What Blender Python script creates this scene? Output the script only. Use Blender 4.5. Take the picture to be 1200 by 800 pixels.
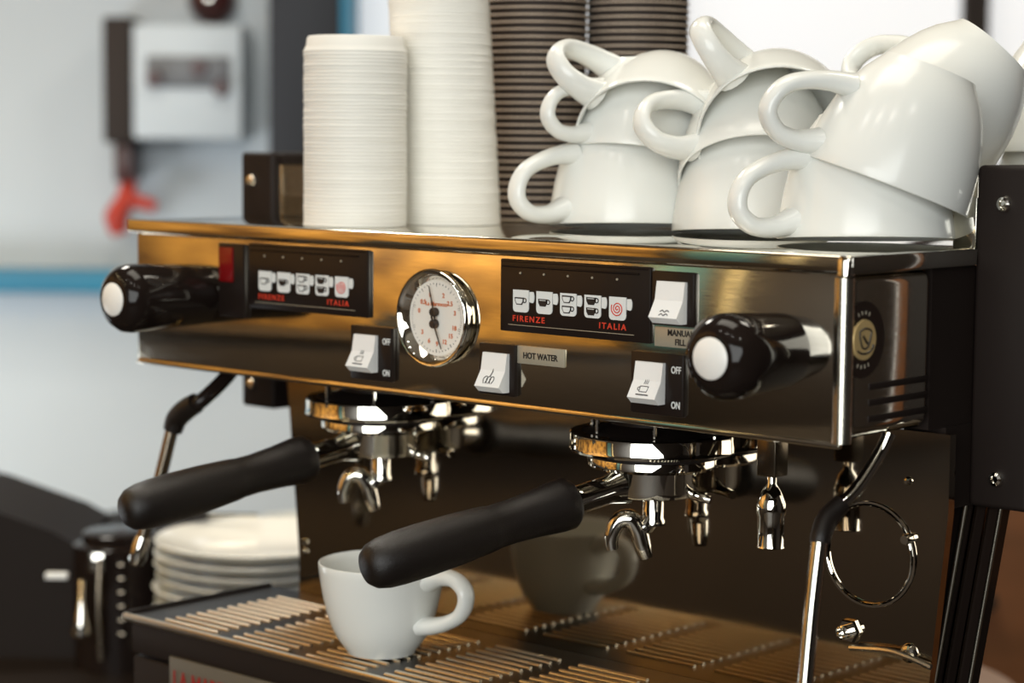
import bpy, bmesh, math, random
from mathutils import Vector, Matrix
random.seed(7)
PI = math.pi
scene = bpy.context.scene
for o in list(bpy.data.objects):
    bpy.data.objects.remove(o)
COL = scene.collection

# ------------------------------------------------------------------ camera
# world axes: x along the machine's front panel, y into the machine, z up; metres.
CAM = Vector((0.7182, -1.0917, 0.0716))
YAW, PITCH, ROLL = 0.7374, 0.0958, 0.0084
cam_d = bpy.data.cameras.new('camera')
cam = bpy.data.objects.new('camera', cam_d); COL.objects.link(cam)
cy, sy, cp, sp = math.cos(YAW), math.sin(YAW), math.cos(PITCH), math.sin(PITCH)
fw = Vector((-sy*cp, cy*cp, -sp)); rt = Vector((cy, sy, 0)); up = rt.cross(fw)
r2 = rt*math.cos(ROLL) + up*math.sin(ROLL); u2 = -rt*math.sin(ROLL) + up*math.cos(ROLL)
cam.matrix_world = Matrix(((r2.x, u2.x, -fw.x, CAM.x), (r2.y, u2.y, -fw.y, CAM.y), (r2.z, u2.z, -fw.z, CAM.z), (0, 0, 0, 1)))
cam_d.sensor_width = 36.0
cam_d.lens = 2522.4/1200*36.0
cam_d.clip_start = 0.05
cam_d.dof.use_dof = True
cam_d.dof.focus_distance = 1.44
cam_d.dof.aperture_fstop = 4.5
scene.camera = cam

# ------------------------------------------------------------------ world, lights, exposure
w = bpy.data.worlds.new('world'); scene.world = w; w.use_nodes = True
bg = w.node_tree.nodes['Background']
bg.inputs[0].default_value = (0.80, 0.78, 0.74, 1); bg.inputs[1].default_value = 0.10
scene.view_settings.view_transform = 'Standard'
scene.view_settings.look = 'None'
scene.view_settings.exposure = 0.0
scene.view_settings.gamma = 1.0
scene.view_settings.use_curve_mapping = False

# the room's own axes: s to the right along the back wall, d away into the room
FH = Vector((-sy, cy, 0)); RH = Vector((cy, sy, 0)); ORG = Vector((CAM.x, CAM.y, 0))
def room(s, d, z=0.0):
    v = ORG + RH*s + FH*d
    return Vector((v.x, v.y, z))
RROT = Matrix(((RH.x, FH.x, 0, ORG.x), (RH.y, FH.y, 0, ORG.y), (0, 0, 1, 0), (0, 0, 0, 1)))  # (s,d,z) -> world

def area(name, loc, target, sx, sy_, power, col):
    l = bpy.data.lights.new(name, 'AREA'); l.shape = 'RECTANGLE'; l.size = sx; l.size_y = sy_
    l.energy = power; l.color = col
    o = bpy.data.objects.new(name, l); COL.objects.link(o)
    o.location = loc
    o.rotation_euler = (Vector(target) - Vector(loc)).to_track_quat('-Z', 'Y').to_euler()
    return o
area('front_window_light', room(-0.75, -2.35, 0.50), room(-0.05, 1.5, -0.05), 3.2, 2.3, 138.0, (0.97, 1.0, 0.99))
area('ceiling_light', room(-0.3, 1.5, 2.2), (-0.5, 0.15, 0.0), 1.6, 1.0, 30.0, (1.0, 0.93, 0.80))
area('cabinet_fill_light', room(1.3, 2.3, 2.2), room(0.9, 3.0, -0.6), 0.8, 0.5, 22.0, (1.0, 0.93, 0.80))  # fill lamp added to brighten the brown cabinet
area('wall_fill_light', room(-1.9, 2.9, -0.80), room(-0.7, 4.0, -0.35), 0.8, 0.6, 18.0, (0.90, 0.96, 1.0))  # unseen fill added to brighten the back wall from low down
area('amber_fill_light', room(-1.55, 1.3, 1.0), room(-2.5, 1.3, -0.25), 1.8, 0.3, 60.0, (1.0, 0.80, 0.42))  # warm fill added so the amber wall shows in reflections
area('back_spot', room(-1.0, 2.9, 1.5), (-0.45, -0.1, -0.15), 0.5, 0.3, 16.0, (1.0, 0.95, 0.85))
for k, (s_, d_) in enumerate(((-1.3, 0.7), (-0.9, 0.2), (-0.4, -0.2), (0.5, -0.4))):
    area('ceiling_spot', room(s_, d_, 1.75), (-0.35, 0.0, 0.0), 0.07, 0.05, 1.6, (1.0, 0.95, 0.86))

# ------------------------------------------------------------------ materials
def srgb(r, g, b):
    f = lambda c: (c/12.92 if c <= 0.04045 else ((c+0.055)/1.055)**2.4)
    return (f(r/255), f(g/255), f(b/255), 1)
def mat(name, col, rough=0.5, metal=0.0, noise=None, bump=None, stretch=None, coat=0.0, emit=None, spec=None, sss=0.0):
    m = bpy.data.materials.new(name); m.use_nodes = True
    nt = m.node_tree; b = nt.nodes['Principled BSDF']
    b.inputs['Base Color'].default_value = col
    b.inputs['Roughness'].default_value = rough
    b.inputs['Metallic'].default_value = metal
    b.inputs['Coat Weight'].default_value = coat
    if spec is not None: b.inputs['Specular IOR Level'].default_value = spec
    if sss:
        b.inputs['Subsurface Weight'].default_value = sss; b.inputs['Subsurface Radius'].default_value = (0.01, 0.008, 0.006)
        b.inputs['Subsurface Scale'].default_value = 1.0
    if emit:
        b.inputs['Emission Color'].default_value = emit[0]; b.inputs['Emission Strength'].default_value = emit[1]
    if noise or bump:
        tc = nt.nodes.new('ShaderNodeTexCoord'); mp = nt.nodes.new('ShaderNodeMapping')
        nt.links.new(tc.outputs['Object'], mp.inputs[0])
        if stretch: mp.inputs['Scale'].default_value = stretch
        nz = nt.nodes.new('ShaderNodeTexNoise'); nz.inputs['Scale'].default_value = (noise or bump)[0]; nz.inputs['Detail'].default_value = 4
        nt.links.new(mp.outputs[0], nz.inputs['Vector'])
        if noise:   # (scale, colour2, rough2)
            cr = nt.nodes.new('ShaderNodeMix'); cr.data_type = 'RGBA'
            cr.inputs[6].default_value = col; cr.inputs[7].default_value = noise[1]
            rp = nt.nodes.new('ShaderNodeMapRange'); rp.inputs[1].default_value = 0.35; rp.inputs[2].default_value = 0.65
            nt.links.new(nz.outputs[0], rp.inputs[0]); nt.links.new(rp.outputs[0], cr.inputs[0])
            nt.links.new(cr.outputs[2], b.inputs['Base Color'])
            if len(noise) > 2:
                rr = nt.nodes.new('ShaderNodeMapRange'); rr.inputs[1].default_value = 0.3; rr.inputs[2].default_value = 0.7
                rr.inputs[3].default_value = rough; rr.inputs[4].default_value = noise[2]
                nt.links.new(nz.outputs[0], rr.inputs[0]); nt.links.new(rr.outputs[0], b.inputs['Roughness'])
        if bump:
            bp = nt.nodes.new('ShaderNodeBump'); bp.inputs['Strength'].default_value = bump[1]; bp.inputs['Distance'].default_value = 0.001
            nt.links.new(nz.outputs[0], bp.inputs['Height']); nt.links.new(bp.outputs[0], b.inputs['Normal'])
    return m
M = {}
M['steel'] = mat('brushed_steel', (0.80, 0.74, 0.62, 1), 0.06, 1.0, noise=(60, (0.76, 0.70, 0.58, 1), 0.11), stretch=(1, 1, 10))
M['steel_top'] = mat('polished_steel_top', (0.70, 0.67, 0.60, 1), 0.06, 1.0, noise=(12, (0.66, 0.63, 0.55, 1), 0.10))
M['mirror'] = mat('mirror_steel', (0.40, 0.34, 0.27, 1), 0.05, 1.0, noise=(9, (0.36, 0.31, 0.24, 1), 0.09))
M['chrome'] = mat('chrome', (0.83, 0.80, 0.73, 1), 0.04, 1.0, bump=(40, 0.02))
M['tray_steel'] = mat('tray_steel', (0.30, 0.25, 0.19, 1), 0.16, 1.0, noise=(14, (0.24, 0.20, 0.15, 1), 0.3))
M['satin'] = mat('satin_steel', (0.74, 0.70, 0.60, 1), 0.20, 1.0, noise=(40, (0.70, 0.66, 0.56, 1), 0.25))
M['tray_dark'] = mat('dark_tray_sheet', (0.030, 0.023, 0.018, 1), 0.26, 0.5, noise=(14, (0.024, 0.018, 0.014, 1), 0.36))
M['slat_steel'] = mat('slat_steel', (0.80, 0.73, 0.60, 1), 0.28, 1.0, bump=(60, 0.03))
M['black_paint'] = mat('black_paint', (0.0135, 0.0088, 0.0070, 1), 0.55, spec=0.2, bump=(300, 0.05))
M['black_plate'] = mat('black_switch_plate', (0.0135, 0.0088, 0.0070, 1), 0.32, spec=0.3, bump=(200, 0.03))
M['black_gloss'] = mat('black_gloss_plastic', (0.012, 0.008, 0.0065, 1), 0.09, spec=0.22, bump=(25, 0.02))
M['rubber'] = mat('black_rubber', (0.010, 0.0070, 0.0056, 1), 0.38, spec=0.4, bump=(1400, 0.35))
M['ceramic'] = mat('white_ceramic', (0.78, 0.79, 0.755, 1), 0.20, coat=0.0, spec=0.45, noise=(6, (0.76, 0.765, 0.72, 1)))
M['plate'] = mat('plate_ceramic', (0.88, 0.86, 0.80, 1), 0.12, coat=0.2, noise=(6, (0.86, 0.84, 0.77, 1)))
M['lid'] = mat('white_lid_plastic', (0.90, 0.89, 0.84, 1), 0.42, sss=0.0, noise=(8, (0.84, 0.82, 0.75, 1)))
M['kraft'] = mat('dark_ripple_paper', (0.018, 0.011, 0.008, 1), 0.8, noise=(40, (0.024, 0.015, 0.011, 1)))
M['paper_rim'] = mat('cream_paper_rim', (0.60, 0.50, 0.40, 1), 0.6, noise=(30, (0.44, 0.35, 0.27, 1)))
M['white_plastic'] = mat('white_plastic', (0.80, 0.80, 0.78, 1), 0.28, bump=(100, 0.02))
M['cap'] = mat('white_knob_cap', (0.84, 0.82, 0.77, 1), 0.35, bump=(60, 0.02))
M['icon'] = mat('white_print', (0.72, 0.74, 0.72, 1), 0.5, bump=(200, 0.02))
M['ink'] = mat('black_print', (0.014, 0.011, 0.010, 1), 0.5, bump=(200, 0.02))
M['red_print'] = mat('red_print', (0.62, 0.045, 0.020, 1), 0.5, bump=(200, 0.02))
M['orange_print'] = mat('orange_print', (0.60, 0.14, 0.03, 1), 0.5, bump=(200, 0.02))
M['red_lens'] = mat('red_lens', (0.17, 0.004, 0.005, 1), 0.15, bump=(200, 0.05))
M['dial'] = mat('dial_white', (0.82, 0.79, 0.72, 1), 0.5, bump=(100, 0.02))
M['name_plate'] = mat('engraved_plate', (0.42, 0.38, 0.29, 1), 0.35, 0.3, bump=(100, 0.04))
M['dull_plate'] = mat('dull_name_plate', (0.13, 0.115, 0.09, 1), 0.4, 0.2, bump=(100, 0.04))
M['dark_red_print'] = mat('dark_red_print', (0.26, 0.015, 0.012, 1), 0.5, bump=(200, 0.02))
M['gold'] = mat('gold_badge', (0.62, 0.45, 0.20, 1), 0.4, 0.35, bump=(100, 0.04))
M['wall'] = mat('pale_wall_paint', (0.57, 0.62, 0.655, 1), 0.8, noise=(1.6, (0.53, 0.575, 0.605, 1)))
M['dark_wall'] = mat('dark_brown_wall', (0.030, 0.020, 0.016, 1), 0.8, noise=(3, (0.025, 0.018, 0.014, 1)))
M['teal'] = mat('teal_paint', (0.02, 0.22, 0.36, 1), 0.5, noise=(4, (0.02, 0.19, 0.32, 1)))
M['navy'] = mat('navy_paint', (0.020, 0.022, 0.028, 1), 0.6, noise=(4, (0.016, 0.018, 0.022, 1)))
M['wood'] = mat('amber_wood', (0.50, 0.27, 0.065, 1), 0.5, noise=(3.2, (0.10, 0.045, 0.012, 1)), stretch=(1, 1, 0.6))
for n_ in M['wood'].node_tree.nodes:
    if n_.type == 'MAPPING': n_.inputs['Location'].default_value = (0.0, 0.0, 7.3)
    if n_.type == 'TEX_NOISE': n_.inputs['Scale'].default_value = 4.6
M['dark_teal'] = mat('dark_teal_paint', (0.05, 0.13, 0.155, 1), 0.5, noise=(4, (0.04, 0.10, 0.12, 1)))
M['cream'] = mat('cream_board', (0.60, 0.50, 0.30, 1), 0.5, noise=(4, (0.55, 0.45, 0.27, 1)))
M['ceiling'] = mat('warm_ceiling', (0.22, 0.19, 0.15, 1), 0.8, noise=(2, (0.20, 0.17, 0.13, 1)))
M['brown_wood'] = mat('brown_wood', (0.26, 0.10, 0.034, 1), 0.5, noise=(2.5, (0.19, 0.075, 0.025, 1)), stretch=(1, 1, 6))
M['tan'] = mat('tan_counter', (0.30, 0.20, 0.15, 1), 0.5, noise=(5, (0.27, 0.18, 0.13, 1)))
M['dark_work'] = mat('dark_worktop', (0.0125, 0.0085, 0.0067, 1), 0.5, spec=0.12, noise=(4, (0.012, 0.008, 0.006, 1)))
M['dark_wood'] = mat('dark_bar_wood', (0.036, 0.024, 0.017, 1), 0.6, noise=(4, (0.030, 0.020, 0.014, 1)))
M['floor'] = mat('dark_floor', (0.030, 0.022, 0.017, 1), 0.6, noise=(5, (0.038, 0.028, 0.02, 1)))
M['box_white'] = mat('pale_blue_plastic', (0.60, 0.66, 0.70, 1), 0.5, noise=(5, (0.57, 0.63, 0.67, 1)))
M['grey'] = mat('grey_screen', (0.16, 0.17, 0.18, 1), 0.4, noise=(9, (0.12, 0.12, 0.13, 1)))
M['red'] = mat('red_plastic', (0.50, 0.035, 0.015, 1), 0.4, noise=(5, (0.44, 0.03, 0.012, 1)))
M['dark_red'] = mat('dark_red_paint', (0.060, 0.014, 0.012, 1), 0.35, noise=(5, (0.05, 0.012, 0.01, 1)))
M['daylight'] = mat('daylit_pane', (0.8, 0.8, 0.8, 1), 0.5, emit=((0.90, 0.95, 1.0, 1), 0.42), noise=(2, (0.78, 0.78, 0.8, 1)))
M['lamp'] = mat('lamp_glow', (0.9, 0.8, 0.6, 1), 0.4, emit=((1.0, 0.72, 0.36, 1), 7.0), noise=(2, (0.9, 0.78, 0.58, 1)))
# thin clear gauge glass: mostly lets light straight through
gm = bpy.data.materials.new('gauge_glass'); gm.use_nodes = True
nt = gm.node_tree; nt.nodes.clear()
on = nt.nodes.new('ShaderNodeOutputMaterial'); mx = nt.nodes.new('ShaderNodeMixShader'); tr = nt.nodes.new('ShaderNodeBsdfTransparent')
gl = nt.nodes.new('ShaderNodeBsdfGlossy'); gl.inputs['Roughness'].default_value = 0.02
mx.inputs[0].default_value = 0.06; nt.links.new(tr.outputs[0], mx.inputs[1]); nt.links.new(gl.outputs[0], mx.inputs[2]); nt.links.new(mx.outputs[0], on.inputs[0])
M['glass'] = gm

# ------------------------------------------------------------------ mesh helpers
class MB:
    def __init__(self): self.bm = bmesh.new()
    def box(self, x0, x1, y0, y1, z0, z1, bev=0.0, seg=2, mtx=None):
        c = Matrix.Translation(((x0+x1)/2, (y0+y1)/2, (z0+z1)/2)) @ Matrix.Diagonal((abs(x1-x0), abs(y1-y0), abs(z1-z0), 1))
        if mtx is not None: c = mtx @ c
        r = bmesh.ops.create_cube(self.bm, size=1, matrix=c)
        if bev > 0:
            es = list({e for v in r['verts'] for e in v.link_edges})
            bmesh.ops.bevel(self.bm, geom=es, offset=bev, segments=seg, affect='EDGES', profile=0.5)
        return self
    def lathe(self, prof, loc=(0, 0, 0), axis=(0, 0, 1), seg=32, closed=False):
        q = Vector((0, 0, 1)).rotation_difference(Vector(axis).normalized()).to_matrix().to_4x4()
        m = Matrix.Translation(loc) @ q
        rings = []
        for r, z in prof:
            if r < 1e-6: rings.append([self.bm.verts.new(m @ Vector((0, 0, z)))])
            else: rings.append([self.bm.verts.new(m @ Vector((r*math.cos(2*PI*i/seg), r*math.sin(2*PI*i/seg), z))) for i in range(seg)])
        pairs = list(zip(rings, rings[1:]))
        if closed: pairs.append((rings[-1], rings[0]))
        for a, b in pairs:
            for i in range(seg):
                j = (i+1) % seg
                if len(a) == 1 and len(b) == 1: continue
                if len(a) == 1: f = (a[0], b[i], b[j])
                elif len(b) == 1: f = (a[i], a[j], b[0])
                else: f = (a[i], a[j], b[j], b[i])
                try: self.bm.faces.new(f)
                except ValueError: pass
        return self
    def tube(self, pts, rad, seg=14, smooth=6, squash=None, cap=True):
        """pts: path; rad: number or list; squash: (wide axis vector, ratio)"""
        P = [Vector(p) for p in pts]
        Rr = [rad]*len(P) if not hasattr(rad, '__len__') else list(rad)
        if smooth > 1 and len(P) > 2:
            Q, S = [], []
            for i in range(len(P)-1):
                p0 = P[max(i-1, 0)]; p1 = P[i]; p2 = P[i+1]; p3 = P[min(i+2, len(P)-1)]
                for k in range(smooth):
                    t = k/smooth
                    Q.append(0.5*((2*p1)+(p2-p0)*t+(2*p0-5*p1+4*p2-p3)*t*t+(3*p1-p0-3*p2+p3)*t**3))
                    S.append(Rr[i]*(1-t)+Rr[i+1]*t)
            Q.append(P[-1]); S.append(Rr[-1]); P, Rr = Q, S
        n = None; rings = []
        for i, p in enumerate(P):
            t = (P[min(i+1, len(P)-1)] - P[max(i-1, 0)]).normalized()
            if squash: n = (Vector(squash[0]) - t*t.dot(Vector(squash[0]))).normalized()
            elif n is None:
                a = Vector((0, 0, 1)) if abs(t.z) < 0.9 else Vector((1, 0, 0))
                n = (a - t*t.dot(a)).normalized()
            else: n = (n - t*t.dot(n)).normalized()
            b = t.cross(n)
            k = squash[1] if squash else 1.0
            rings.append([self.bm.verts.new(p + Rr[i]*(k*n*math.cos(2*PI*j/seg) + b*math.sin(2*PI*j/seg))) for j in range(seg)])
        for a, b in zip(rings, rings[1:]):
            for j in range(seg):
                self.bm.faces.new((a[j], a[(j+1) % seg], b[(j+1) % seg], b[j]))
        if cap:
            self.bm.faces.new(rings[0][::-1]); self.bm.faces.new(rings[-1])
        return self
    def prism(self, pts, y0, y1, f=None):
        """polygon of (x, z) extruded in y (or mapped by f)"""
        f = f or (lambda x, y, z: (x, y, z))
        a = [self.bm.verts.new(f(x, y0, z)) for x, z in pts]; b = [self.bm.verts.new(f(x, y1, z)) for x, z in pts]
        self.bm.faces.new(a); self.bm.faces.new(b[::-1])
        for i in range(len(pts)):
            j = (i+1) % len(pts)
            self.bm.faces.new((a[j], a[i], b[i], b[j]))
        return self
    def build(self, name, m, parent=None, off=(0, 0, 0), mtx=None, ang=38):
        bm = self.bm
        if mtx is not None: bmesh.ops.transform(bm, matrix=mtx, verts=bm.verts)
        off = Vector(off)
        if off.length: bmesh.ops.translate(bm, vec=-off, verts=bm.verts)
        bmesh.ops.recalc_face_normals(bm, faces=bm.faces)
        for f in bm.faces: f.smooth = True
        for e in bm.edges:
            if len(e.link_faces) == 2 and e.calc_face_angle(0) > math.radians(ang): e.smooth = False
        me = bpy.data.meshes.new(name); bm.to_mesh(me); bm.free()
        me.materials.append(M[m] if isinstance(m, str) else m)
        o = bpy.data.objects.new(name, me); COL.objects.link(o)
        if parent is not None: o.parent = parent
        return o
def tag(o, label, cat, group=None, kind=None):
    o['label'] = label; o['category'] = cat
    if group: o['group'] = group
    if kind: o['kind'] = kind
    return o
def struct(o): o['kind'] = 'structure'; return o
def empty(name, loc, label, cat, group=None):
    o = bpy.data.objects.new(name, None); COL.objects.link(o); o.location = loc; o.empty_display_size = 0.03
    return tag(o, label, cat, group)
def copy_tree(o, parent=None):
    c = o.copy(); COL.objects.link(c)
    if parent is not None: c.parent = parent
    for ch in list(o.children): copy_tree(ch, c)
    return c
def text(body, size, m, parent, loc, off=(0, 0, 0), rot=(PI/2, 0, 0), name='lettering', align='LEFT', ext=0.00015, sx=1.0, bold=0.0, sp=1.0):
    cu = bpy.data.curves.new('t', 'FONT'); cu.body = body; cu.size = size; cu.extrude = ext; cu.align_x = align; cu.offset = bold; cu.space_character = sp
    cu.resolution_u = 3
    t = bpy.data.objects.new('t', cu); COL.objects.link(t)
    dg = bpy.context.evaluated_depsgraph_get(); dg.update()
    me = bpy.data.meshes.new_from_object(t.evaluated_get(dg)); bpy.data.objects.remove(t); bpy.data.curves.remove(cu)
    from mathutils import Euler
    mt = Matrix.Translation(Vector(loc) - Vector(off)) @ Euler(rot).to_matrix().to_4x4() @ Matrix.Diagonal((sx, 1, 1, 1))
    me.transform(mt); me.materials.clear(); me.materials.append(M[m]); me.name = name
    o = bpy.data.objects.new(name, me); COL.objects.link(o)
    if parent is not None: o.parent = parent
    return o

# ------------------------------------------------------------------ the room
struct(MB().box(-2.5, 3.2, -2.6, 4.1, -1.40, -1.35, mtx=RROT).build('floor', 'floor'))
struct(MB().box(-2.5, -0.28, 4.0, 4.1, -1.35, 2.4, mtx=RROT).build('wall_back', 'wall'))
struct(MB().box(-0.28, 3.2, 4.0, 4.1, -1.35, 2.4, mtx=RROT).build('wall_back_right', 'dark_wall'))
struct(MB().box(-2.6, -2.5, -2.6, 4.1, -1.35, 2.4, mtx=RROT).build('wall_left', 'wood'))
struct(MB().box(3.2, 3.3, -2.6, 4.1, -1.35, 2.4, mtx=RROT).build('wall_right', 'dark_wall'))
struct(MB().box(-2.5, 3.2, -2.7, -2.6, -1.35, 2.4, mtx=RROT).build('wall_front', 'dark_wall'))
struct(MB().box(-2.5, 3.2, -2.6, 4.1, 2.4, 2.5, mtx=RROT).build('ceiling', 'ceiling'))
struct(MB().box(-2.5, -0.28, 3.90, 4.0, -0.222, -0.182, bev=0.004, mtx=RROT).build('trim_1', 'teal'))
def window(n, s0, s1, z0, z1, d, frame_m):
    f = MB()
    t = 0.02
    f.box(s0-t, s0, d-0.03, d, z0-t, z1+t, mtx=RROT); f.box(s1, s1+t, d-0.03, d, z0-t, z1+t, mtx=RROT)
    f.box(s0, s1, d-0.03, d, z0-t, z0, mtx=RROT); f.box(s0, s1, d-0.03, d, z1, z1+t, mtx=RROT)
    o = struct(f.build('window_%d' % n, frame_m))
    MB().box(s0, s1, d-0.012, d-0.004, z0, z1, mtx=RROT).build('pane', 'daylight', o)
    return o
window(1, -0.285, 0.215, 0.02, 0.75, 3.995, 'teal')
window(2, 0.310, 0.818, 0.02, 0.75, 3.995, 'dark_wall')
window(3, 0.866, 1.50, 0.02, 0.75, 3.995, 'dark_wall')
dr_ = struct(MB().box(3.16, 3.2, 2.215, 3.1, -1.35, 0.9, bev=0.004, mtx=RROT).build('reflection_door', 'brown_wood'))  # unseen door added to tint the side panel's reflection brown
MB().lathe([(0.0, 0.05), (0.02, 0.045), (0.025, 0.03), (0.01, 0.015), (0.01, 0.0)], room(3.16, 2.95, -0.35), -RH, 16).build('door_knob', 'chrome', dr_)
w4 = struct(MB().box(3.17, 3.2, 2.160, 2.205, -1.0, 0.9, bev=0.002, mtx=RROT).build('window_4', 'dark_wall'))  # unseen glowing strip added for a bright streak on the side panel
MB().box(3.165, 3.172, 2.168, 2.198, -0.95, 0.85, mtx=RROT).build('pane', 'daylight', w4)
# unseen dark bar and block added before the amber wall to darken reflections
bar = empty('reflection_bar', room(-2.3, 1.9, -1.35), 'unseen low dark bar added along the amber wall to darken reflections', 'counter')
bo = bar.location
MB().box(-2.48, -2.12, 0.60, 3.2, -1.33, -0.46, bev=0.004, mtx=RROT).build('bar_body', 'dark_wood', bar, bo)
MB().box(-2.49, -2.08, 0.58, 3.25, -0.46, -0.42, bev=0.006, mtx=RROT).build('bar_top', 'dark_wood', bar, bo)
tl = empty('reflection_block', room(-2.25, 1.55, -0.42), 'unseen dark till standing on the low bar opposite the machine', 'block')
MB().box(-2.42, -2.14, 1.42, 1.66, -0.42, -0.27, bev=0.01, mtx=RROT).build('block_body', 'navy', tl, tl.location)
MB().box(-2.30, -2.20, 1.50, 1.62, -0.27, -0.20, bev=0.01, mtx=RROT).build('block_top', 'navy', tl, tl.location)

wu = empty('reflection_unit', room(-2.4, -0.2, -1.35), 'unseen tall dark unit with teal and cream panels added for reflections', 'cupboard')  # unseen unit added for dark, teal and cream reflections in the front panel
MB().box(-2.5, -2.30, -2.0, 0.55, -1.35, 2.0, bev=0.004, mtx=RROT).build('body', 'dark_wood', wu, wu.location)
MB().box(-2.30, -2.285, 0.24, 0.50, -0.38, 0.9, bev=0.004, mtx=RROT).build('door', 'dark_teal', wu, wu.location)
MB().box(-2.30, -2.285, 0.07, 0.14, -0.38, 0.9, bev=0.004, mtx=RROT).build('door', 'cream', wu, wu.location)

# dark cupboard post beside the window, teal edged
cb = empty('tall_cupboard', room(-0.36, 3.84, -0.10), 'tall dark navy cupboard behind the left stack of white lids', 'cupboard')
MB().box(-0.425, -0.300, 3.75, 3.99, -0.10, 2.2, bev=0.004, mtx=RROT).build('body', 'navy', cb, cb.location)
MB().box(-0.300, -0.286, 3.75, 3.99, -0.10, 2.2, bev=0.003, mtx=RROT).build('edge_strip', 'teal', cb, cb.location)
# white post
tag(MB().box(0.205, 0.232, 3.90, 3.99, -1.35, 1.5, bev=0.004, mtx=RROT).build('window_post', 'box_white'), 'narrow white post between the brown paper cups and the dark wall', 'post')

# white control box on the back wall, dark duct, red handle, dark red bell
cx = empty('control_box', room(-0.57, 3.93, 0.06), 'pale blue-white control box with grey display on the back wall', 'control box')
MB().box(-0.680, -0.485, 3.86, 3.998, 0.058, 0.262, bev=0.008, mtx=RROT).build('casing', 'box_white', cx, cx.location)
MB().box(-0.655, -0.505, 3.852, 3.862, 0.150, 0.205, bev=0.004, mtx=RROT).build('display', 'grey', cx, cx.location)
for s_, z_ in ((-0.640, 0.165), (-0.560, 0.185), (-0.520, 0.150)):
    MB().lathe([(0, 0.012), (0.013, 0.012), (0.016, 0.0)], room(s_, 3.852, z_), -FH, 16).build('button', 'dark_red', cx, cx.location)
dk = empty('dark_slab', room(-0.70, 3.95, 0.0), 'dark brown upright duct at the left of the pale control box', 'slab')  # dark upright slab beside the control box
MB().box(-0.735, -0.683, 3.87, 3.998, 0.05, 0.275, bev=0.006, mtx=RROT).build('slab_body', 'dark_wall', dk, dk.location)
MB().box(-0.722, -0.690, 3.90, 3.998, -0.02, 0.05, bev=0.004, mtx=RROT).build('slab_tail', 'dark_red', dk, dk.location)
hk = empty('red_hook', room(-0.70, 3.95, -0.09), 'red plastic hook on the wall under the dark duct', 'hook')
MB().tube([room(-0.700, 3.93, -0.015), room(-0.705, 3.92, -0.05), room(-0.722, 3.92, -0.085), room(-0.715, 3.92, -0.115)], [0.014, 0.017, 0.022, 0.014]).build('hook_body', 'red', hk, hk.location)
MB().tube([room(-0.700, 3.92, -0.052), room(-0.670, 3.92, -0.058), room(-0.650, 3.92, -0.066)], [0.014, 0.012, 0.010]).build('hook_arm', 'red', hk, hk.location)
al = empty('alarm_bell', room(-0.55, 3.95, 0.30), 'dark red round alarm bell on the wall above the control box', 'bell')
MB().lathe([(0.044, 0.0), (0.044, 0.02), (0.036, 0.045), (0.020, 0.060), (0, 0.064)], room(-0.553, 3.99, 0.312), -FH, 24).build('dome', 'dark_red', al, al.location)
MB().lathe([(0.008, 0.060), (0.008, 0.070), (0, 0.072)], room(-0.553, 3.99, 0.312), -FH, 12).build('screw', 'chrome', al, al.location)

# brown cabinet behind the right end
bc = empty('wooden_cabinet', room(1.0, 3.3, -1.35), 'brown wooden cabinet in the background at the right edge', 'cabinet')
MB().box(0.40, 1.7, 3.0, 3.5, -1.35, -0.05, bev=0.005, mtx=RROT).build('body', 'brown_wood', bc, bc.location)
MB().box(0.42, 0.98, 2.985, 3.0, -1.30, -0.08, bev=0.004, mtx=RROT).build('door', 'brown_wood', bc, bc.location)
MB().lathe([(0, 0.03), (0.012, 0.028), (0.016, 0.018), (0.008, 0.006), (0.008, 0.0)], room(0.668, 2.985, -0.575), -FH, 14).build('knob', 'dark_wood', bc, bc.location)

# counter the machine stands on
CZ = -0.47
ct = MB()
pts = [(-1.75, -0.14), (0.16, -0.14), (0.22, -0.08), (0.22, 0.50), (0.16, 0.56), (-0.62, 0.56), (-0.86, 0.86), (-1.75, 0.86)]
ct.prism(pts, CZ-0.04, CZ, f=lambda x, y, z: (x, z, y))
tag(ct.build('worktop', 'dark_work', ang=30), 'dark worktop carrying the espresso machine, plates and grinder', 'worktop')
tag(MB().prism([(-1.70, -0.06), (0.14, -0.06), (0.14, 0.50), (-1.70, 0.50)], -1.35, CZ-0.04, f=lambda x, y, z: (x, z, y)).build('counter_base', 'dark_wood'), 'dark cabinet base under the worktop', 'cabinet')
tt = empty('side_table', room(0.15, 2.1, -1.35), 'tan table top with a rounded corner behind the machine at the lower right', 'table')
MB().prism([(0.27, 2.04), (0.44, 2.04), (0.50, 2.06), (0.505, 2.10)] + [(0.395+0.11*math.cos(a*PI/16), 2.10+0.15*math.sin(a*PI/16)) for a in range(1, 9)] + [(0.27, 2.25)], CZ-0.03, CZ-0.0005, f=lambda x, y, z: tuple(RROT @ Vector((x, z, y)))).build('table_top', 'tan', tt, tt.location, ang=30)
for s_, d_ in ((0.30, 2.07), (0.46, 2.09), (0.30, 2.22), (0.40, 2.22)):
    MB().box(s_-0.015, s_+0.015, d_-0.015, d_+0.015, -1.35, CZ-0.03, mtx=RROT).build('leg', 'brown_wood', tt, tt.location)

# ------------------------------------------------------------------ espresso machine
MO = Vector((-0.3435, 0.18, CZ))
mach = empty('espresso_machine', MO, 'two-group stainless steel espresso machine with black side frames, standing on the counter', 'espresso machine')
def part(mb, name, m, parent=None, ang=38):
    return mb.build(name, m, parent or mach, MO, ang=ang)
XL, XR, ZB = -0.687, 0.0, -0.115
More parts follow.
